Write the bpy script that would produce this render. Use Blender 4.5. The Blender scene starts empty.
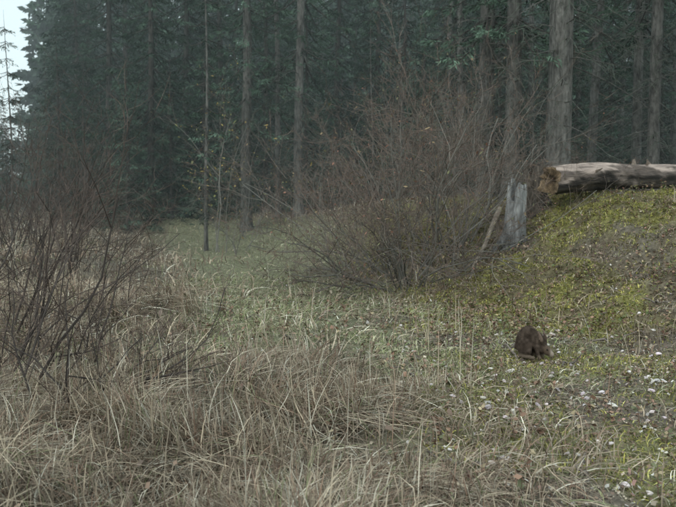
import bpy, math, numpy as np
from mathutils import Vector
R = np.random.default_rng(7)
S = bpy.context.scene
F = 725.0; HZ = 205.0; CAMH = 1.25

# ---------------------------------------------------------------- noise / terrain
_tab = np.random.default_rng(99).random((256, 256))
def vn(x, y, s=0):
    x = np.asarray(x, float) + s*17.3; y = np.asarray(y, float) + s*31.7
    xi = np.floor(x).astype(int); yi = np.floor(y).astype(int)
    fx = x-xi; fy = y-yi; fx = fx*fx*(3-2*fx); fy = fy*fy*(3-2*fy)
    g = lambda a, b: _tab[a % 256, b % 256]
    return (g(xi, yi)*(1-fx)+g(xi+1, yi)*fx)*(1-fy)+(g(xi, yi+1)*(1-fx)+g(xi+1, yi+1)*fx)*fy
def fbm(x, y, s=0, o=4):
    t = 0; a = .5; n = 0
    for i in range(o):
        t = t+a*vn(np.asarray(x)*2**i, np.asarray(y)*2**i, s+i*3); n += a; a *= .5
    return t/n
def ss(a, b, x):
    t = np.clip((np.asarray(x, float)-a)/(b-a), 0, 1); return t*t*(3-2*t)
def U(x, y): return .897*x+.443*y
def bank(x, y): return ss(3.9, 5.9, U(x, y)+(vn(np.asarray(x)*1.2, np.asarray(y)*1.2, 33)-.5)*1.4)*ss(22, 15, y)*ss(5.2, 6.8, y)*ss(.0, 1.9, x+.12*(np.asarray(y)-11))
def xc(y): return .4-.0075*y*y
def height(x, y):
    x = np.asarray(x, float); y = np.asarray(y, float)
    u = U(x, y)
    fade = 1-.75*ss(14, 30, y)*ss(4, -2, x)
    z = 1.42*ss(5.0, 9.8, u)*fade
    z = z+.9*ss(18, 40, y)+12*ss(58, 120, y)*ss(-14, 2, x+.0*y)+.5*ss(60, 160, y)  # includes a far hill added to block bright sky between the trunks
    z = z+.45*ss(-2.2, -7, x-xc(np.clip(y, 0, 30)))*ss(2, 8, y)
    z = z+.16*np.exp(-((x-3.9)**2+(y-12.2)**2)/.5)
    z = z+.5*np.exp(-((x+5.8)**2/2.2+(y-25)**2/1.5))
    b = bank(x, y)
    z = z+(fbm(x*.5, y*.5, 1)-.5)*.22+(fbm(x*2.2, y*2.2, 5)-.5)*(.07+.22*b)+(vn(x*9, y*9, 8)-.5)*(.015+.06*b)
    return z
def X(px, d): return (px-338)/F*d

# ---------------------------------------------------------------- mesh builder
class MB:
    def __init__(s): s.v = []; s.q = []; s.c = []; s.n = 0
    def add(s, v, q, c):
        v = np.asarray(v, float).reshape(-1, 3); c = np.asarray(c, float)
        if c.ndim == 1: c = np.tile(c[:3], (len(v), 1))
        s.v.append(v); s.q.append(np.asarray(q, int).reshape(-1, 4)+s.n); s.c.append(c); s.n += len(v)
    def tube(s, P, r, k, c, cap=False):
        P = np.asarray(P, float); n = len(P)
        T = np.gradient(P, axis=0); T /= np.linalg.norm(T, axis=1)[:, None]+1e-9
        ref = np.array([0, 0, 1.]) if abs(T[:, 2]).mean() < .7 else np.array([1., .1, 0])
        A = np.cross(T, ref); A /= np.linalg.norm(A, axis=1)[:, None]+1e-9
        B = np.cross(T, A)
        an = np.arange(k)*2*np.pi/k
        r = np.asarray(r, float)
        if r.ndim == 1: r = np.repeat(r[:, None], k, 1)
        V = P[:, None]+r[:, :, None]*(np.cos(an)[None, :, None]*A[:, None]+np.sin(an)[None, :, None]*B[:, None])
        i = np.arange(n-1)[:, None]*k; j = np.arange(k)[None]; j2 = (j+1) % k
        Q = np.stack([i+j, i+j2, i+k+j2, i+k+j], -1).reshape(-1, 4)
        c = np.asarray(c, float)
        if c.ndim == 2: c = np.repeat(c, k, 0)
        s.add(V.reshape(-1, 3), Q, c)
    def diamonds(s, b, d, w, c):
        n = len(b)
        V = np.stack([b, b+d*.45+w, b+d, b+d*.45-w], 1).reshape(-1, 3)
        s.add(V, np.arange(4*n).reshape(-1, 4), np.repeat(c, 4, 0))
    def arrays(s): return np.concatenate(s.v), np.concatenate(s.q), np.concatenate(s.c)
    def mesh(s, name, mat, smooth=False):
        v, q, c = s.arrays()
        me = bpy.data.meshes.new(name)
        me.vertices.add(len(v)); me.vertices.foreach_set('co', v.astype(np.float32).ravel())
        me.loops.add(q.size); me.loops.foreach_set('vertex_index', q.astype(np.int32).ravel())
        me.polygons.add(len(q)); me.polygons.foreach_set('loop_start', np.arange(0, q.size, 4, dtype=np.int32))
        try: me.polygons.foreach_set('loop_total', np.full(len(q), 4, dtype=np.int32))
        except Exception: pass
        me.polygons.foreach_set('use_smooth', np.full(len(q), smooth))
        me.update(calc_edges=True)
        a = me.color_attributes.new('Col', 'FLOAT_COLOR', 'POINT')
        cc = np.ones((len(v), 4), np.float32); cc[:, :3] = np.clip(c, 0, 1)
        a.data.foreach_set('color', cc.ravel())
        me.materials.append(mat)
        return me
    def obj(s, name, mat, smooth=False, parent=None):
        o = bpy.data.objects.new(name, s.mesh(name, mat, smooth)); S.collection.objects.link(o)
        if parent: o.parent = parent
        return o

# ---------------------------------------------------------------- materials
def mat(name, nscale=8, nvar=.5, rough=.85, bump=0, bscale=30, stretch=(1, 1, 1), plain=False, bd=.03, rnd=0):
    m = bpy.data.materials.new(name); m.use_nodes = True
    N = m.node_tree.nodes; L = m.node_tree.links
    at = N.new('ShaderNodeAttribute'); at.attribute_name = 'Col'
    if plain:                       # per-blade / per-twig colour variation lives in the Col attribute
        N.remove(N['Principled BSDF']); p = N.new('ShaderNodeBsdfDiffuse'); src = at.outputs['Color']
        if rnd:
            oi = N.new('ShaderNodeObjectInfo'); mr = N.new('ShaderNodeMapRange')
            mr.inputs['To Min'].default_value = 1-rnd; mr.inputs['To Max'].default_value = 1+rnd
            L.new(oi.outputs['Random'], mr.inputs['Value'])
            vm = N.new('ShaderNodeVectorMath'); vm.operation = 'SCALE'
            L.new(src, vm.inputs[0]); L.new(mr.outputs[0], vm.inputs['Scale']); src = vm.outputs[0]
        L.new(src, p.inputs['Color'])
        L.new(p.outputs[0], N['Material Output'].inputs['Surface'])
        return m
    tc = N.new('ShaderNodeTexCoord'); mp = N.new('ShaderNodeMapping'); mp.inputs['Scale'].default_value = stretch
    L.new(tc.outputs['Object'], mp.inputs['Vector'])
    no = N.new('ShaderNodeTexNoise'); no.inputs['Scale'].default_value = nscale; no.inputs['Detail'].default_value = 5
    no.inputs['Roughness'].default_value = .65
    L.new(mp.outputs[0], no.inputs['Vector'])
    mr = N.new('ShaderNodeMapRange'); mr.inputs['From Min'].default_value = .3; mr.inputs['From Max'].default_value = .7
    mr.inputs['To Min'].default_value = 1-nvar; mr.inputs['To Max'].default_value = 1+nvar
    L.new(no.outputs[0], mr.inputs['Value'])
    vm = N.new('ShaderNodeVectorMath'); vm.operation = 'SCALE'
    L.new(at.outputs['Color'], vm.inputs[0]); L.new(mr.outputs[0], vm.inputs['Scale'])
    p = N['Principled BSDF']; p.inputs['Roughness'].default_value = rough
    p.inputs['Specular IOR Level'].default_value = .2
    L.new(vm.outputs[0], p.inputs['Base Color'])
    if bump:
        n2 = N.new('ShaderNodeTexNoise'); n2.inputs['Scale'].default_value = bscale; n2.inputs['Detail'].default_value = 5
        L.new(mp.outputs[0], n2.inputs['Vector'])
        b = N.new('ShaderNodeBump'); b.inputs['Strength'].default_value = bump; b.inputs['Distance'].default_value = bd
        L.new(n2.outputs[0], b.inputs['Height']); L.new(b.outputs[0], p.inputs['Normal'])
    return m
M_ground = mat('ground_soil_moss', 14, .6, .95, 1., 35)
M_grass = mat('grass_blades', plain=True)
M_bark = mat('spruce_bark', 13, .7, .95, 1., 26, stretch=(1, 1, .3), bd=.06)
M_farbark = mat('distant_bark', plain=True)
M_needle = mat('spruce_needles', plain=True, rnd=.4)
M_farneedle = mat('distant_needles', plain=True)
M_twig = mat('twig_bark', plain=True)
M_leaf = mat('dead_leaves', plain=True)
M_wood = mat('weathered_wood', 7, .5, .9, .9, 25, stretch=(.4, 2.5, 2.5))
M_stumpwood = mat('stump_wood', 9, .6, .9, 1., 25, stretch=(2.5, 2.5, .35))
M_stone = mat('pale_stone', 20, .25, .8, .4, 60)
M_fur = mat('hare_fur', plain=True)
M_eye = mat('hare_eye', 5, .1, .15)

# ---------------------------------------------------------------- ground sheet
def axis(c, near, far, n, k):
    t = np.linspace(-1, 1, n); v = np.sinh(t*k)/np.sinh(k)
    return c+np.where(v < 0, v*near, v*far)
gx = axis(0.8, 260, 260, 420, 5.6); gy = axis(5.5, 40, 400, 460, 5.4)
GX, GY = np.meshgrid(gx, gy)
GZ = height(GX, GY)
HXY = (X(537, 5.75), 5.75)
def zones(x, y):
    b = bank(x, y)
    lit = ss(-.2, .8, x-.05*y+(vn(x*1.5, y*1.5, 35)-.5)*.6)*(1-b)
    path = ss(2.2, .9, np.abs(x-xc(y))/(1+.02*y))*ss(4.0, 6.5, y)*(1-b)*(1-lit*.6)
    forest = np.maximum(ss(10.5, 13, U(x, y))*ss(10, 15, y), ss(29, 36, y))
    return b, lit, path, forest
def gcol(x, y):
    b, lit, path, fo = zones(x, y)
    def mixc(a, c, w): return a*(1-w[..., None])+np.array(c)*w[..., None]
    n1 = fbm(x*1.1, y*1.1, 20); n2 = fbm(x*3.5, y*3.5, 24)
    c = np.zeros(x.shape+(3,))+np.array([.152, .13, .10])
    c = mixc(c, (.18, .185, .11), path*.8)
    c = mixc(c, (.165, .14, .112), lit*.9)
    c = mixc(c, (.195, .185, .06), b*ss(.3, .45, n1)*.9)
    c = mixc(c, (.13, .105, .072), b*ss(.48, .58, n2)*.75)
    c = mixc(c, (.18, .175, .07), lit*ss(.46, .58, n1)*.7)
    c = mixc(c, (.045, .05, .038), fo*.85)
    return c
k = len(gx); i = np.arange(len(gy)-1)[:, None]*k; j = np.arange(k-1)[None]
Q = np.stack([i+j, i+j+1, i+k+j+1, i+k+j], -1).reshape(-1, 4)
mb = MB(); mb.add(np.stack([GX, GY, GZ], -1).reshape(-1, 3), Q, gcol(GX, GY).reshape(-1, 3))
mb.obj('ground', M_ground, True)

# ---------------------------------------------------------------- scatter helpers
def wedge(n, d0, d1, p0=-50, p1=726):
    d = np.sqrt(R.random(n)*(d1*d1-d0*d0)+d0*d0)
    px = p0+R.random(n)*(p1-p0)
    return X(px, d), d
def nohare(x, y): return 1-ss(.40, .22, np.hypot(x-HXY[0], (y-HXY[1]+.12)*.8))
def blades(mb, x, y, h, lean, w, col, seg=4, az=None, z0=-.01, cr=.35):
    n = len(x); z = height(x, y)+z0
    if az is None: az = R.random(n)*6.283
    curl = R.normal(0, cr, n)
    wa = az+1.57+R.normal(0, .6, n)
    V = []
    for s in np.linspace(0, 1, seg+1):
        a = az+curl*s*2
        hr = h*lean*s**1.6
        zz = h*(s-.62*np.clip(lean, 0, 1.4)*s*s)
        ww = w*(1-s)**.6*.5+.0003
        c = np.stack([x+np.cos(a)*hr, y+np.sin(a)*hr, z+zz], -1)
        wv = np.stack([np.cos(wa)*ww, np.sin(wa)*ww, ww*.3], -1)
        V += [c-wv, c+wv]
    V = np.stack(V, 1)
    m = 2*(seg+1)
    q = np.array([[2*i, 2*i+1, 2*i+3, 2*i+2] for i in range(seg)])
    Qs = (np.arange(n)[:, None, None]*m+q[None]).reshape(-1, 4)
    mb.add(V.reshape(-1, 3), Qs, np.repeat(col, m, 0))
def pal(n, cols, p, var=.25):
    c = np.array(cols)[R.choice(len(cols), n, p=np.array(p)/sum(p))]
    return c*(1+R.normal(0, var, n))[:, None].clip(.35, 1.8)
STRAW = [(.48, .40, .30), (.36, .295, .225), (.23, .178, .14), (.285, .195, .145), (.20, .21, .12), (.62, .57, .47)]

mb = MB()
def tall(n, d0, d1, wk, hk):
    x, y = wedge(n, d0, d1)
    b, lit, path, fo = zones(x, y)
    cl = fbm(x*2.2, y*2.2, 40)
    dens = (1-b*.97)*(1-lit*.93)*(1-path*.93)*(1-fo)*(.12+1.6*ss(.35, .7, cl))*nohare(x, y)
    k = R.random(n) < dens; x = x[k]; y = y[k]; m = len(x)
    lf = ss(.8, -1.5, x-xc(y)*.3)
    h = hk*(.12+.24*lf*R.random(m)+.12*R.random(m))*(.4+1.2*vn(x*1.7, y*1.7, 44))
    lean = np.where(R.random(m) < .65, R.uniform(.8, 1.6, m), R.uniform(.1, .8, m))
    az = vn(x*.9, y*.9, 48)*11+R.normal(0, 1.1, m)
    g = fbm(x*.7, y*.7, 50); g2 = vn(x*4, y*4, 53)
    c = pal(m, STRAW, [3.3, 4, 3, 2.2, 1.2, 1.6])
    c *= (.3+.65*g+.6*g2)[:, None]
    blades(mb, x, y, h, lean, wk*R.uniform(.6, 1.5, m), c, az=az, cr=.5)
tall(58000, 2.0, 5, .0058, 1.0)
tall(42000, 5, 10, .009, 1.0)
tall(36000, 10, 30, .019, .9)
x, y = wedge(1500, 2.2, 12); b, lit, path, fo = zones(x, y)
k = R.random(len(x)) < (1-b)*(1-path*.8)*(1-lit*.75)*nohare(x, y); x = x[k]; y = y[k]; m = len(x)
blades(mb, x, y, R.uniform(.25, .55, m), R.uniform(0, .45, m), np.full(m, .005), pal(m, STRAW, [3, 3, 2, 2, 0, 2]))
mb.obj('dry_grass', M_grass)

mb = MB()
for n, d0, d1, wk in ((34000, 2.2, 6, .0045), (54000, 6, 12, .008), (42000, 12, 30, .016)):
    x, y = wedge(n, d0, d1); b, lit, path, fo = zones(x, y)
    dens = (path*.95+.35*lit+.15)*(1-b*.8)*(1-fo)*(.3+1.2*ss(.35, .65, fbm(x*2, y*2, 60)))*nohare(x, y); k = R.random(n) < dens
    x = x[k]; y = y[k]; m = len(x)
    g = ss(.35, .6, fbm(x*.9, y*.9, 62))
    c = pal(m, [(.20, .245, .11), (.30, .32, .165), (.44, .41, .28), (.29, .235, .165), (.55, .53, .41)], [2.4, 3.2, 3.5, 1.8, 1.6])
    c *= (.62+.62*vn(x*1.8, y*1.8, 64))[:, None]
    blades(mb, x, y, R.uniform(.03, .11, m)*(.7+.6*g), R.uniform(.4, 1.4, m), wk*R.uniform(.6, 1.4, m), c, seg=3)
mb.obj('path_grass', M_grass)

mb = MB()
for n, d0, d1, wk in ((38000, 3, 7.5, .006), (92000, 7.5, 14, .011)):
    x, y = wedge(n, d0, d1, 340, 740); b, lit, path, fo = zones(x, y)
    n1 = fbm(x*1.1, y*1.1, 20); n2 = fbm(x*3.5, y*3.5, 24)
    dens = (b*1.1+.65*lit*ss(.44, .56, n1))*(.3+.8*ss(.32, .48, n1))*(1-.75*b*ss(.48, .58, n2)); k = R.random(n) < dens
    x = x[k]; y = y[k]; m = len(x)
    c = pal(m, [(.34, .315, .085), (.25, .25, .08), (.44, .41, .15), (.15, .165, .07), (.28, .22, .13)], [4, 3.2, 3, 1.8, 2.6], .3)
    c *= (.45+.55*vn(x*4, y*4, 66)+.55*fbm(x*.8, y*.8, 68))[:, None]
    blades(mb, x, y, R.uniform(.015, .08, m), R.uniform(.3, 1.4, m), wk*R.uniform(.7, 1.8, m), c, seg=2)
x, y = wedge(9000, 6, 14, 400, 740); b, lit, path, fo = zones(x, y)
k = R.random(len(x)) < b*ss(.4, .6, vn(x*1.6, y*1.6, 71)); x = x[k]; y = y[k]; m = len(x)
blades(mb, x, y, R.uniform(.06, .17, m), R.uniform(.4, 1.4, m), np.full(m, .007), pal(m, STRAW, [3, 3, 2, 2, 1, 1]), seg=3)
mb.obj('moss', M_grass)

mb = MB()
def leaves(n, d0, d1, p0, p1, sz, dfun, cols, pr, zlo=.0, zhi=.03):
    x, y = wedge(n, d0, d1, p0, p1); k = R.random(n) < dfun(x, y); x = x[k]; y = y[k]; m = len(x)
    z = height(x, y)+R.uniform(zlo, zhi, m)
    a = R.random(m)*6.283; tl = R.normal(0, .45, m); s = sz*R.uniform(.3, 1.1, m)*np.where(R.random(m) < .06, 1.6, 1)
    d = np.stack([np.cos(a)*s, np.sin(a)*s, tl*s], -1)
    wv = np.stack([-np.sin(a), np.cos(a), R.normal(0, .6, m)], -1)*(s*R.uniform(.18, .42, m))[:, None]
    mb.diamonds(np.stack([x, y, z], -1), d, wv, pal(m, cols, pr, .3))
LC = [(.26, .185, .14), (.20, .145, .115), (.36, .305, .24), (.13, .10, .085), (.48, .45, .42), (.29, .18, .155)]
leaves(44000, 2.3, 8, 280, 740, .024, lambda x, y: .1+.9*zones(x, y)[1]*(.4+.6*ss(.4, .6, vn(x*2.3, y*2.3, 91))), LC, [3, 4, 3, 3.5, .8, 1])
leaves(40000, 7, 15, 300, 740, .036, lambda x, y: .15+.85*bank(x, y)*ss(.43, .57, fbm(x*3.5, y*3.5, 24)), LC, [3, 4.5, 3, 3, .4, 1.2])
leaves(7000, 2.3, 12, -40, 500, .04, lambda x, y: .6+0*x, LC, [3, 4, 3, 2, .5, .6], .02, .12)
mb.obj('leaf_litter', M_leaf)

mb = MB()
def herb(n, d0, d1, p0, p1, H, cols, pr, leafs=12):
    x, y = wedge(n, d0, d1, p0, p1)
    for a, b2 in zip(x, y):
        if R.random() > nohare(a, b2): continue
        z = float(height(a, b2)); h = H*R.uniform(.5, 1.2); L = R.normal(0, .25, 2)*h
        P = np.array([[a, b2, z-.02], [a+L[0]*.4, b2+L[1]*.4, z+h*.5], [a+L[0], b2+L[1], z+h]])
        mb.tube(P, [.0035, .0025, .0015], 3, (.15, .10, .08))
        t = R.uniform(.25, 1, leafs); base = P[0]+(P[2]-P[0])*t[:, None]
        az = R.random(leafs)*6.28; s = R.uniform(.02, .045, leafs)
        d = np.stack([np.cos(az)*s, np.sin(az)*s, R.normal(0, .3, leafs)*s], -1)
        w = np.stack([-np.sin(az)*s*.3, np.cos(az)*s*.3, R.normal(0, .2, leafs)*s], -1)
        mb.diamonds(base, d, w, pal(leafs, cols, pr, .25))
herb(600, 6, 13, 440, 730, .18, [(.13, .16, .075), (.25, .155, .115), (.19, .20, .085), (.32, .26, .15)], [2.5, 2.6, 2.2, 1.8])
herb(300, 3, 9, 200, 700, .13, [(.26, .165, .12), (.16, .17, .10), (.32, .26, .17)], [3, 2, 2])
mb.obj('low_herbs', M_grass)

# ---------------------------------------------------------------- woody shrubs
def grow(mb, p, d, L, r, lv, mx, pr):
    n = (7, 6, 5, 4)[lv]; P = [p]; d = d/np.linalg.norm(d); st = L/(n-1); D = [d]
    for _ in range(n-1):
        d = d+R.normal(0, pr['wig'], 3)+np.array([0, 0, pr['up'][lv]])
        d /= np.linalg.norm(d); p = p+d*st; P.append(p); D.append(d)
    P = np.array(P); rr = np.linspace(r, r*.35, n)
    c = np.array(pr['col'][lv])*R.uniform(.65, 1.4)
    mb.tube(P, rr, 5 if lv == 0 else 3, c)
    if pr.get('leaf', 0) and lv >= mx-1:
        m = R.poisson(pr['leaf'])
        if m:
            b = P[R.integers(1, n, m)]; s = R.uniform(.015, .035, m)[:, None]*pr.get('ls', 1)
            mb.diamonds(b, R.normal(0, 1, (m, 3))*s*.8, R.normal(0, 1, (m, 3))*s*.25, pal(m, pr['lcol'], [1]*len(pr['lcol'])))
    if lv < mx:
        for _ in range(R.poisson(pr['nc'][lv])):
            t = R.uniform(.2, .98)*(n-1); i0 = int(t); f = t-i0
            q = P[i0]*(1-f)+P[min(i0+1, n-1)]*f
            nd = D[i0]+R.normal(0, pr['sp'], 3)
            grow(mb, q, nd, L*R.uniform(*pr['lr']), max(r*.5*(1-.4*t/(n-1)), pr['rmin']), lv+1, mx, pr)
def shrub(name, cx, cy, n, br, L, r, pr, mx=3, spread=.6, tilt=(0, 0)):
    mb = MB()
    for _ in range(n):
        a = R.random()*6.283; q = math.sqrt(R.random())*br
        x = q*math.cos(a); y = q*math.sin(a)
        z = float(height(cx+x, cy+y))-.04
        sp = spread*R.uniform(.2, 1.3); aa = a+R.normal(0, .5)
        d = np.array([math.cos(aa)*sp+tilt[0], math.sin(aa)*sp+tilt[1], 1.])
        grow(mb, np.array([x, y, z]), d, L*R.uniform(.5, 1.15), r*R.uniform(.5, 1.2), 0, mx, pr)
    o = mb.obj(name, M_twig, False); o.location = (cx, cy, 0); return o
big = dict(wig=.16, up=(-.03, .02, .04, .04), nc=(6.8, 4.7, 2.6), sp=.55, lr=(.35, .6), rmin=.0025,
           col=((.165, .158, .142), (.155, .14, .123), (.15, .122, .106), (.16, .118, .10)), leaf=.32,
           lcol=[(.22, .12, .09), (.21, .16, .10), (.16, .16, .09)])
shrub('willow_shrub', 1.05, 11.3, 52, 1.0, 2.5, .015, big, 3, 1.05, (-.12, 0))
shrub('willow_shrub', 1.85, 12.0, 24, .6, 2.5, .016, big, 3, .7)
shrub('willow_shrub', .2, 12.0, 11, .4, 1.6, .011, big, 3, .9)
lowb = dict(big); lowb['up'] = (-.09, .0, .03, .03); lowb['nc'] = (5, 4, 1.8)
shrub('willow_shrub', 1.0, 10.9, 28, .8, 1.7, .013, lowb, 3, 2.4, (-.45, -.1))
bare = dict(wig=.17, up=(.0, -.01, .01, .02), nc=(5.4, 3.8, 2.), sp=.6, lr=(.35, .62), rmin=.0014,
            col=((.07, .06, .055), (.085, .069, .061), (.11, .083, .072), (.145, .108, .092)), leaf=.0)
for (px, d, n, br, L, r, spd, tl) in ((95, 4.7, 8, .2, .95, .010, 1., (.4, 0)), (25, 4.2, 9, .3, .95, .009, .9, (0, 0)), (50, 5.8, 12, .4, 1.1, .009, .9, (.1, 0)), (120, 6.4, 6, .3, .6, .007, 1., (0, 0)),
        (0, 6.8, 15, .5, 1.6, .011, .6, (0, 0)), (85, 8.2, 9, .5, 1.0, .008, .8, (.2, 0)), (25, 10.5, 18, .8, 1.9, .012, .5, (0, 0)), (-15, 4.9, 9, .3, 1.7, .011, .45, (.12, 0)),
        (65, 13, 13, .9, 1.6, .012, .6, (0, 0)), (-10, 14, 20, 1.1, 2.6, .016, .4, (0, 0)), (20, 19, 18, 1.4, 2.6, .016, .5, (0, 0)), (70, 20, 12, 1.2, 2., .014, .5, (0, 0))):
    shrub('bare_shrub', X(px, d), d, n, br, L, r, bare, 3, spd, tl)
red = dict(big); red['leaf'] = .8; red['rmin'] = .0035; red['nc'] = (5, 3.4, 1.8)
for (px, d, n, L) in ((238, 18, 7, 1.2), (262, 20, 5, 1.1), (318, 20, 9, 2.), (345, 21, 10, 2.3), (400, 20, 12, 2.8), (430, 19, 12, 2.6), (470, 16, 10, 2.4), (228, 23, 5, 1.5), (600, 16, 6, 1.0), (560, 18, 8, 1.6)):
    shrub('understory_shrub', X(px, d), d, n, .5, L, .012, red, 3, .5)
och = dict(red); och['leaf'] = 1.8; och['ls'] = 1.7; och['lcol'] = [(.36, .29, .10), (.30, .21, .08), (.24, .24, .10)]; och['nc'] = (7, 3, 1.5)
shrub('aspen_sapling', X(225, 19), 19, 3, .3, 4.0, .018, och, 3, .12)
shrub('aspen_sapling', X(243, 21), 21, 2, .3, 3.6, .018, och, 3, .12)

# ---------------------------------------------------------------- spruces
def dirv(a): return np.stack([np.cos(a), np.sin(a), 0*a], -1)
def spruce(H, r0, cb, mr, seed, dead=0, gap=.36, dens=1., tone=1., taper=.75, kk=6, nl=1., nw=.11, raw=False, bk=(.125, .12, .11)):
    global R
    keep = R; R = np.random.default_rng(seed)
    wood = MB(); nee = MB()
    zz = np.concatenate([[-.3, 0, .25, .7], np.linspace(1.4, H, 16)])
    ph = R.random(2)*6
    cx = lambda z: .09*np.sin(z*.45+ph[0])*np.clip(z/4, 0, 1)
    cy = lambda z: .09*np.sin(z*.4+ph[1])*np.clip(z/4, 0, 1)
    rad = r0*np.clip(1-zz/H, .02, 1)**taper*(1+.5*np.exp(-np.clip(zz, 0, 9)*3.5))
    ks = 5 if raw else 14; rr = rad[:, None]*(1+.08*np.sin(np.arange(ks)*2.1+ph[0])[None]+R.normal(0, .04, (len(zz), ks)))
    wood.tube(np.stack([cx(zz), cy(zz), zz], -1), rr, ks, np.tile(bk, (len(zz), 1))*R.uniform(.75, 1.2, (len(zz), 1)))
    z = cb; az = R.random()*6
    while z < H-.25:
        nb = R.integers(4, 7); wl = R.uniform(.65, 1.2); wt = R.uniform(.6, 1.4)
        for b in range(nb):
            az += 6.283/nb+R.normal(0, .3)
            f = (z-cb)/(H-cb)
            L = mr*(1-f)**.85*R.uniform(.45, 1.1)*wl*(.75+.25*min(1, f*8))+.2
            bz = z+R.uniform(-.10, .10)
            o = np.array([cx(bz), cy(bz), bz]); da = dirv(np.array(az)); pe = dirv(np.array(az+1.5708))
            dr = R.uniform(.4, .9)*(1-.6*f)
            pt = lambda t: o+da*(L*t)[:, None]+np.array([0, 0, 1.])*(L*(-dr*t*1.3+dr*.6*t**3))[:, None]
            t5 = np.linspace(0, 1, 5)
            if not raw: wood.tube(pt(t5), np.linspace(.012+.01*L, .004, 5), 3, (.065, .058, .052))
            nt = max(4, int(L*12*dens)); t = R.random(nt)**.7*.95+.05
            base = pt(t); sg = np.where(R.random(nt) < .5, -1, 1)
            tl = (.14+.32*L*.45*(1-t)+.1*R.random(nt))
            td = da*.8+pe*sg[:, None]*R.uniform(.3, 1., nt)[:, None]+np.array([0, 0, -1])*R.uniform(.1, .9, nt)[:, None]
            td /= np.linalg.norm(td, axis=1)[:, None]
            s = np.tile(np.linspace(.05, .95, kk), nt)
            B = np.repeat(base, kk, 0)+np.repeat(td*tl[:, None], kk, 0)*s[:, None]+R.normal(0, .012, (nt*kk, 3))
            D = np.repeat(td, kk, 0)+R.normal(0, .42, (nt*kk, 3))+np.array([0, 0, -.10])
            D /= np.linalg.norm(D, axis=1)[:, None]
            W = np.cross(D, R.normal(0, 1, (nt*kk, 3))); W /= np.linalg.norm(W, axis=1)[:, None]+1e-6
            ln = R.uniform(.07, .14, nt*kk)[:, None]*nl
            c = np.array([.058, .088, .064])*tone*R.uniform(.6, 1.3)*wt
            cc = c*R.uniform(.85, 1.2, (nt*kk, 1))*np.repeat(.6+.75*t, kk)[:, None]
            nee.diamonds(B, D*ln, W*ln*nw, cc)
        z += gap*R.uniform(.8, 1.25)
    for _ in range(dead):
        bz = R.uniform(.8, max(cb, 2)); a = R.random()*6.28; L = R.uniform(.3, 1.9)
        o = np.array([cx(bz), cy(bz), bz]); t = np.linspace(0, 1, 5)
        P = o+dirv(np.array(a))*(L*t)[:, None]+np.array([0, 0, 1.])*(L*(R.uniform(-.5, .25)*t-.3*t*t))[:, None]+R.normal(0, .03, (5, 3))*t[:, None]
        wood.tube(P, np.linspace(.014, .004, 5), 3, (.12, .115, .105))
        for _ in range(R.integers(3, 10)):
            q = P[R.integers(1, 5)]; e = dirv(np.array(a+R.normal(0, .9)))*R.uniform(.1, .5)+np.array([0, 0, R.uniform(-.4, .05)])
            wood.tube(np.stack([q, q+e*.5+R.normal(0, .03, 3), q+e]), [.007, .005, .003], 3, (.12, .135, .11))
    R = keep
    if raw: return wood.arrays(), nee.arrays()
    return wood.mesh('spruce_wood', M_bark, True), nee.mesh('spruce_needles', M_needle)
def place(parts, name, x, y, s=1, rot=0, coll=None, tilt=(0, 0), zoff=0):
    e = bpy.data.objects.new(name, None); e.location = (x, y, float(height(x, y))+zoff-.03); e.scale = (s, s, s)
    e.rotation_euler = (tilt[0], tilt[1], rot); (coll or S.collection).objects.link(e)
    for nm, me in zip(('trunk', 'needles'), parts):
        o = bpy.data.objects.new(nm, me); (coll or S.collection).objects.link(o); o.parent = e
    return e
DB = (.07, .065, .058)
full = [spruce(16, .15, .2, 2.9, 1, 0, gap=.42, nl=1.15, nw=.13, kk=8, bk=DB), spruce(13, .13, .2, 2.5, 2, 0, gap=.38, nl=1.15, nw=.13, kk=8, bk=DB), spruce(18, .16, .5, 2.8, 3, 6, gap=.44, nl=1.15, nw=.13, kk=8, bk=DB), spruce(8, .09, .2, 1.8, 4, 0, gap=.30, nw=.13, kk=7, bk=DB)]
mature = [spruce(21, .235, 5.6, 2.0, 11, 60, taper=.55, gap=.6, nl=1.2), spruce(20, .18, 4.0, 2.0, 12, 70, taper=.55, gap=.6, nl=1.2), spruce(19, .13, 4.8, 1.9, 13, 55, taper=.55, gap=.6, nl=1.2, bk=(.145, .14, .13))]
sap = spruce(9, .05, 1.2, .7, 21, 10, gap=.55, dens=.6)
for (px, d, v, s) in ((555, 14, 0, 1.0), (484, 16, 1, .98), (509, 15.3, 1, .95), (590, 20, 2, .95), (634, 18, 2, .93), (651, 16, 2, .98),
                      (299, 23, 2, 1.1), (279, 24, 2, .75), (247, 22, 1, .85), (449, 28, 2, .85), (461, 22, 2, .8),
                      (530, 25, 2, .8), (574, 26, 2, .7), (618, 24, 2, .75), (673, 24, 2, 1.1), (700, 15, 0, .95), (740, 19, 1, 1), (790, 14, 0, 1)):
    place(mature[v], 'spruce_tree', X(px, d), d, s, R.random()*6.28, tilt=(R.normal(0, .010), R.normal(0, .009)))
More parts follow.
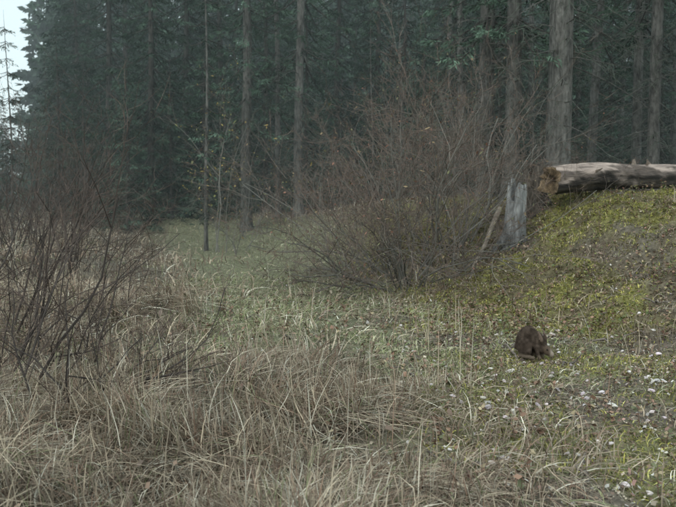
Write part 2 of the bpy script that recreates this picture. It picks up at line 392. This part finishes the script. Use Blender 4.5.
for (px, d, v, s) in ((153, 25, 1, 1), (112, 29, 0, 1.), (78, 32, 1, 1.), (188, 28, 0, .95), (130, 36, 2, 1), (60, 27, 3, .9), (38, 38, 3, .6), (224, 31, 2, .95), (92, 38, 0, 1), (208, 26, 3, .8), (128, 24, 3, .7),
                      (266, 30, 0, .9), (88, 26, 3, .75), (172, 25, 3, .7), (-60, 24, 1, .5), (-40, 30, 3, .8), (8, 30, 3, .45), (450, 30, 2, .95), (338, 31, 0, 1), (375, 30, 1, 1.1), (540, 29, 0, .9), (640, 29, 2, .9), (595, 32, 1, 1.1), (690, 30, 0, .9),
                      (498, 24, 3, 1.), (610, 23, 3, .8), (400, 27, 3, 1.2), (660, 26, 3, .9), (425, 25, 3, .8), (572, 22, 3, .7), (306, 28, 3, 1.2), (560, 27, 3, 1.1), (480, 32, 1, 1.1)):
    place(full[v], 'spruce_tree', X(px, d), d, s, R.random()*6.28)
place(sap, 'spruce_sapling', X(206, 19.5), 19.5, 1.0, 1)
place(sap, 'spruce_sapling', X(12, 17), 17, .6, 2)
place(sap, 'spruce_sapling', X(372, 20), 20, .6, 3)
far = [spruce(18, .10, .2, 3.4, 31+q, 0, gap=.5, dens=.55, kk=4, nl=2.8, nw=.17, raw=True, tone=.9, bk=DB) for q in range(3)]
back = [spruce(19, .08, .2, 4.2, 41+q, 0, gap=.6, dens=.5, kk=4, nl=5.2, nw=.24, raw=True, tone=.8, bk=DB) for q in range(2)]
RR = np.random.default_rng(5); fw = MB(); fn = MB()
def addfar(px, d, s, lib=None):
    lib = lib or far
    a = RR.random()*6.28; x0 = X(px, d); z0 = float(height(x0, d)); ca, sa = math.cos(a), math.sin(a)
    M = np.array([[ca, -sa, 0], [sa, ca, 0], [0, 0, 1]])*s; W, Nn = lib[RR.integers(0, len(lib))]; g = RR.uniform(.5, 1.4)
    for dst, (v, q, c) in ((fw, W), (fn, Nn)): dst.add(v@M.T+np.array([x0, d, z0]), q, c*g)
for _ in range(72):
    d = RR.uniform(37, 62); px = RR.uniform(-200, 880)
    if px < 52+RR.uniform(-10, 10) and px > -90: continue
    addfar(px, d, RR.uniform(.9, 1.35))
for px in np.linspace(58, 760, 44): addfar(px+RR.normal(0, 6), RR.uniform(64, 78), RR.uniform(1.25, 1.55), back)
for _ in range(22): addfar(RR.uniform(-110, 52), RR.uniform(55, 85), RR.uniform(.38, .5))
fo_ = bpy.data.objects.new('distant_forest', None); S.collection.objects.link(fo_)
fw.obj('trunks', M_farbark, True, fo_); fn.obj('needles', M_farneedle, False, fo_)

# scattering volume added to lift the forest's darks like camera haze
mm = bpy.data.materials.new('haze_volume'); mm.use_nodes = True; N = mm.node_tree.nodes; N.remove(N['Principled BSDF'])
vs = N.new('ShaderNodeVolumeScatter'); vs.inputs['Color'].default_value = (.86, .97, .98, 1); vs.inputs['Density'].default_value = .0036
mm.node_tree.links.new(vs.outputs[0], N['Material Output'].inputs['Volume'])
v = np.array([[a, b, c] for c in (-3, 30) for b in (10.0, 100.0) for a in (-90, 90)], float)
mb = MB(); mb.add(v, [[0, 2, 3, 1], [4, 5, 7, 6], [0, 1, 5, 4], [2, 6, 7, 3], [0, 4, 6, 2], [1, 3, 7, 5]], (1, 1, 1)); mb.obj('haze_volume', mm)

# ---------------------------------------------------------------- fallen log
def wood_log(name, A, B, r, k=36, n=60, m=M_wood):
    A = np.array(A); B = np.array(B); L = np.linalg.norm(B-A)
    t = np.linspace(0, L, n); an = np.arange(k)*2*np.pi/k
    RAD = r*(1-.12*t/L)[:, None]*(1+.12*(fbm(np.cos(an)[None]*1.2+t[:, None]*1.4+9, np.sin(an)[None]*1.2+4+0*t[:, None], 70)-.5)*2+.05*np.sin(an*7+2*np.sin(t[:, None]*2)))
    V = np.stack([np.repeat(t[:, None], k, 1), RAD*np.cos(an), RAD*np.sin(an)], -1)
    V[0, :, 0] += .06*np.sin(an*3)+R.normal(0, .02, k)
    V[:, :, 2] += (.03*np.sin(t*1.7))[:, None]
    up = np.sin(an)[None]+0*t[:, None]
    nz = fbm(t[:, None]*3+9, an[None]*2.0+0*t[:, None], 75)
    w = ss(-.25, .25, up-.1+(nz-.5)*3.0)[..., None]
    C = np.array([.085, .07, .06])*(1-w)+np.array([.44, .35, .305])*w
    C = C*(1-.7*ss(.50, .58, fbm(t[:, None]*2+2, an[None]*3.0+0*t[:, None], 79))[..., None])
    mb = MB(); i = np.arange(n-1)[:, None]*k; j = np.arange(k)[None]; j2 = (j+1) % k
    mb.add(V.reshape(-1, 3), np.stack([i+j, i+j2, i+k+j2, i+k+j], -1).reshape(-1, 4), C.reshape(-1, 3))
    for end, ring in ((0, V[0]), (1, V[-1])):
        rings = [ring]; cols = [np.tile([.18, .14, .10], (k, 1))]
        cen = ring.mean(0)
        for f, dx in ((.92, .0), (.75, .012), (.5, .03), (.25, .07), (.04, .09)):
            q = cen+(ring-cen)*f; q[:, 0] += dx*(1 if end == 0 else -1)+R.normal(0, .01, k)
            rings.append(q); cols.append(np.tile(np.array([.34, .245, .155])*(.35+.65*f), (k, 1))*R.uniform(.5, 1.15, (k, 1)))
        VV = np.concatenate(rings); nn = len(rings); i = np.arange(nn-1)[:, None]*k
        mb.add(VV, np.stack([i+j, i+k+j, i+k+j2, i+j2], -1).reshape(-1, 4), np.concatenate(cols))
    for _ in range(7):
        tt = R.uniform(.3, L-.2); a = R.uniform(.2, 2.9); q = np.array([tt, r*.85*math.cos(a), r*.85*math.sin(a)])
        dd = np.array([R.uniform(-.05, .15), math.cos(a)*.14, math.sin(a)*.14])*R.uniform(.5, 1.2)
        mb.tube(np.stack([q, q+dd*.5, q+dd]), [.028, .02, .010], 6, (.2, .16, .13))
    o = mb.obj(name, m, True); o.location = Vector(A)
    o.rotation_mode = 'QUATERNION'; o.rotation_quaternion = Vector(B-A).to_track_quat('X', 'Z'); return o
def Z(py, d): return CAMH+(HZ-py)/F*d
wood_log('fallen_log', (X(549, 11.5), 11.5, Z(181, 11.5)), (X(684, 13.1), 13.1, Z(174, 13.1)), .225)

def stump(name, x, y, r, h, col, lean=(0, 0), flat=1.):
    k = 28; n = 12; an = np.arange(k)*2*np.pi/k; mb = MB()
    top = h*(.70+.45*vn(np.cos(an)*2+5, np.sin(an)*2+x, 81)+R.normal(0, .05, k))
    V = []; C = []
    for s in np.linspace(0, 1, n):
        rr = r*(1-.22*s+.45*math.exp(-s*6))*(1+.10*np.sin(an*4+1)+.07*np.sin(an*9))
        zz = -.15+(top+.15)*s
        V.append(np.stack([rr*np.cos(an)+lean[0]*s, rr*np.sin(an)*flat+lean[1]*s, zz], -1)); C.append(np.tile(np.array(col)*(.6+.45*s), (k, 1))*R.uniform(.6, 1.25, (k, 1)))
    for f, dz in ((.8, .0), (.5, -.08), (.1, -.14)):
        q = V[n-1].copy(); c = q.mean(0); q[:, :2] = c[:2]+(q[:, :2]-c[:2])*f; q[:, 2] += dz+R.normal(0, .02, k); V.append(q); C.append(np.tile(np.array(col)*.5, (k, 1)))
    nn = len(V); i = np.arange(nn-1)[:, None]*k; j = np.arange(k)[None]; j2 = (j+1) % k
    mb.add(np.concatenate(V), np.stack([i+j, i+j2, i+k+j2, i+k+j], -1).reshape(-1, 4), np.concatenate(C))
    for a in R.random(5)*6.28:
        P = [np.array([math.cos(a)*r*f, math.sin(a)*r*f*flat, z]) for f, z in ((.7, .2), (1.3, .05), (2.0, -.06))]
        mb.tube(np.array(P), [.07, .05, .02], 7, np.array(col)*.6)
    o = mb.obj(name, M_stumpwood, False); o.location = (x, y, float(height(x, y))); return o
stump('tree_stump', X(513, 11.1), 11.1, .17, .98, (.27, .268, .265), (.06, 0), .7)
stump('tree_stump', X(535, 12.2), 12.2, .21, .78, (.14, .12, .10), (-.03, 0))
mb = MB()
def stick(p, q, r, c):
    p = np.array(p); q = np.array(q); t = np.linspace(0, 1, 7)[:, None]
    P = p*(1-t)+q*t+R.normal(0, .02, (7, 3)); mb.tube(P, np.linspace(r, r*.5, 7), 7, c)
stick((X(499, 10.9), 10.9, Z(207, 10.9)), (X(471, 10.2), 10.2, float(height(X(471, 10.2), 10.2))), .042, (.23, .195, .16))
for _ in range(80):
    x, y = wedge(1, 3, 13, 250, 730); x = x[0]; y = y[0]; a = R.random()*6.28; L = R.uniform(.1, .5)
    x2 = x+math.cos(a)*L; y2 = y+math.sin(a)*L
    stick((x, y, float(height(x, y))+.015), (x2, y2, float(height(x2, y2))+.03), R.uniform(.004, .011), np.array([.2, .17, .15])*R.uniform(.6, 1.5))
mb.obj('fallen_sticks', M_wood, True)

mb = MB()
x, y = wedge(120, 2.9, 7.5, 400, 720)
x2, y2 = wedge(60, 3.2, 5.4, 450, 680); x = np.concatenate([x, x2]); y = np.concatenate([y, y2])
for a, b2 in zip(x, y):
    r = R.uniform(.0055, .013)*R.uniform(.8, 1.6); k = 7; an = np.arange(k)*2*np.pi/k+R.random(); V = []
    st = R.uniform(.8, 1.5); tx = R.normal(0, .3)
    for ph in (-1.5, -.6, .1, .8, 1.5):
        rr = r*math.cos(ph)*(1+R.normal(0, .25, k)); ox = rr*np.cos(an)*st
        V.append(np.stack([a+ox, b2+rr*np.sin(an), np.full(k, float(height(a, b2))+.028+r*.75*math.sin(ph))+ox*tx], -1))
    i = np.arange(4)[:, None]*k; j = np.arange(k)[None]; j2 = (j+1) % k
    mb.add(np.concatenate(V), np.stack([i+j, i+j2, i+k+j2, i+k+j], -1).reshape(-1, 4), np.array([.78, .75, .74])*R.uniform(.55, 1.1)*np.array([1, R.uniform(.86, 1), R.uniform(.84, 1)]))
mb.obj('pale_stones', M_stone)

# ---------------------------------------------------------------- snowshoe hare
import bmesh
from mathutils import Matrix
bm = bmesh.new()
def ell(c, r, pitch=0, yaw=0):
    M = Matrix.Translation(c) @ Matrix.Rotation(yaw, 4, 'Z') @ Matrix.Rotation(pitch, 4, 'Y') @ Matrix.Diagonal((*r, 1))
    bmesh.ops.create_icosphere(bm, subdivisions=3, radius=1, matrix=M)
def limb(pts, rs, flat=1):
    for (p, q, a, b) in zip(pts[:-1], pts[1:], rs[:-1], rs[1:]):
        p = Vector(p); q = Vector(q)
        for t in np.linspace(0, 1, 7):
            r = a+(b-a)*t; c = p.lerp(q, t); ell(c, (r, r*flat, r))
ell((-.075, 0, .130), (.090, .074, .115), .1)
ell((-.035, 0, .185), (.090, .064, .085), .3)
ell((.04, 0, .150), (.085, .054, .080), .9)
ell((.095, 0, .105), (.062, .040, .048), .8)
ell((.150, 0, .080), (.052, .036, .038), .6)
ell((.190, 0, .054), (.030, .024, .024), .6)
for s in (-1, 1):
    ell((-.055, s*.058, .095), (.080, .034, .080), .2)
    limb([(-.0, s*.074, .06), (-.085, s*.076, .035)], [.026, .018])
    limb([(-.09, s*.078, .018), (.045, s*.080, .014)], [.016, .017])
    limb([(.065, s*.038, .10), (.075, s*.040, .045), (.095, s*.038, .012)], [.026, .014, .013])
    limb([(.128, s*.022, .108), (.110, s*.046, .170), (.085, s*.064, .235)], [.012, .019, .007], .5)
ell((-.170, 0, .085), (.030, .026, .028))
me = bpy.data.meshes.new('body'); bm.to_mesh(me); bm.free()
tmp = bpy.data.objects.new('tmp_body', me); S.collection.objects.link(tmp)
md = tmp.modifiers.new('r', 'REMESH'); md.mode = 'VOXEL'; md.voxel_size = .005; md.use_smooth_shade = True
ms = tmp.modifiers.new('s', 'SMOOTH'); ms.iterations = 3; ms.factor = .5
bpy.context.view_layer.update()
ev = tmp.evaluated_get(bpy.context.evaluated_depsgraph_get())
body = bpy.data.meshes.new_from_object(ev); bpy.data.objects.remove(tmp)
body.name = 'body'
nv = len(body.vertices); co = np.zeros(nv*3); body.vertices.foreach_get('co', co); co = co.reshape(-1, 3)
no = np.zeros(nv*3); body.vertices.foreach_get('normal', no); no = no.reshape(-1, 3)
def furcol(p):
    base = np.tile([.060, .045, .036], (len(p), 1))
    g = vn(p[:, 0]*40, p[:, 2]*40+p[:, 1]*30, 90)
    base = base*(.5+1.0*g)[:, None]
    low = ss(.05, .02, p[:, 2])[:, None]; base = base*(1-low)+np.array([.14, .11, .085])*low
    mz = ss(.170, .20, p[:, 0])[:, None]; base = base*(1-mz)+np.array([.28, .23, .19])*mz
    hd = (ss(.11, .14, p[:, 0])*ss(.125, .11, p[:, 2]))[:, None]*.6*(1-mz); base = base*(1-hd)+np.array([.13, .095, .07])*hd
    tl = ss(-.165, -.185, p[:, 0])[:, None]; base = base*(1-tl)+np.array([.2, .18, .16])*tl
    ea = (ss(.125, .145, p[:, 2])*ss(.055, .075, p[:, 0])*ss(.045, .055, abs(p[:, 1])))[:, None]; return base*(1-ea)+np.array([.17, .125, .10])*ea
at = body.color_attributes.new('Col', 'FLOAT_COLOR', 'POINT')
cc = np.ones((nv, 4), np.float32); cc[:, :3] = furcol(co); at.data.foreach_set('color', cc.ravel())
body.materials.clear(); body.materials.append(M_fur)
hx, hy = HXY
hare = bpy.data.objects.new('snowshoe_hare', None); S.collection.objects.link(hare)
hare.location = (hx-.02, hy, float(height(hx, hy))+.012); hare.rotation_euler = (0, 0, math.radians(-40)); hare.scale = (.84, .74, .96)
o = bpy.data.objects.new('body', body); S.collection.objects.link(o); o.parent = hare
idx = R.integers(0, nv, 14000); p = co[idx]+R.normal(0, .002, (14000, 3)); n_ = no[idx]
d_ = n_*.4+np.array([-1, 0, -.35])+R.normal(0, .25, (14000, 3)); d_ /= np.linalg.norm(d_, axis=1)[:, None]
w_ = np.cross(d_, n_); w_ /= np.linalg.norm(w_, axis=1)[:, None]+1e-6
fb = MB(); fb.diamonds(p-n_*.001, d_*R.uniform(.006, .012, (14000, 1)), w_*.0010, furcol(p)*R.uniform(.6, 1.6, (14000, 1)))
fb.obj('fur', M_fur, False, hare)
for s in (-1, 1):
    bm = bmesh.new(); bmesh.ops.create_uvsphere(bm, u_segments=12, v_segments=8, radius=.0080)
    m2 = bpy.data.meshes.new('eye'); bm.to_mesh(m2); bm.free(); a = m2.color_attributes.new('Col', 'FLOAT_COLOR', 'POINT')
    a.data.foreach_set('color', np.tile([.01, .008, .006, 1], len(m2.vertices)).astype(np.float32)); m2.materials.append(M_eye)
    o = bpy.data.objects.new('eye', m2); S.collection.objects.link(o); o.parent = hare; o.location = (.163, s*.035, .090)

# ---------------------------------------------------------------- world, sun, camera
EL, ROT = math.radians(42), math.radians(205)
w = bpy.data.worlds.new('World'); S.world = w; w.use_nodes = True
N = w.node_tree.nodes; L = w.node_tree.links; bg = N['Background']
sk = N.new('ShaderNodeTexSky'); sk.sky_type = 'NISHITA'; sk.sun_disc = False; sk.sun_elevation = EL; sk.sun_rotation = ROT
sk.dust_density = 3
mx = N.new('ShaderNodeMixRGB'); mx.inputs[0].default_value = .8; mx.inputs[2].default_value = (7.6, 9.2, 9.3, 1)
L.new(sk.outputs[0], mx.inputs[1]); L.new(mx.outputs[0], bg.inputs['Color']); bg.inputs['Strength'].default_value = .15
sl = bpy.data.lights.new('sun', 'SUN'); sl.energy = .95; sl.angle = math.radians(30); sl.color = (1, .98, .93)
so = bpy.data.objects.new('sun', sl); S.collection.objects.link(so)
sd = Vector((math.sin(ROT)*math.cos(EL), math.cos(ROT)*math.cos(EL), math.sin(EL)))
so.rotation_euler = sd.to_track_quat('Z', 'Y').to_euler(); so.location = (0, 0, 30)
cam = bpy.data.cameras.new('camera'); co_ = bpy.data.objects.new('camera', cam); S.collection.objects.link(co_)
cam.sensor_width = 36; cam.lens = 36*F/676; cam.clip_end = 1500; cam.clip_start = .05
cam.dof.use_dof = True; cam.dof.focus_distance = 5.4; cam.dof.aperture_fstop = 4.0
co_.location = (0, 0, CAMH); co_.rotation_euler = (math.radians(90)-math.atan((253.5-HZ)/F), 0, 0)
S.camera = co_
S.view_settings.view_transform = 'Standard'; S.view_settings.look = 'None'; S.view_settings.exposure = 0
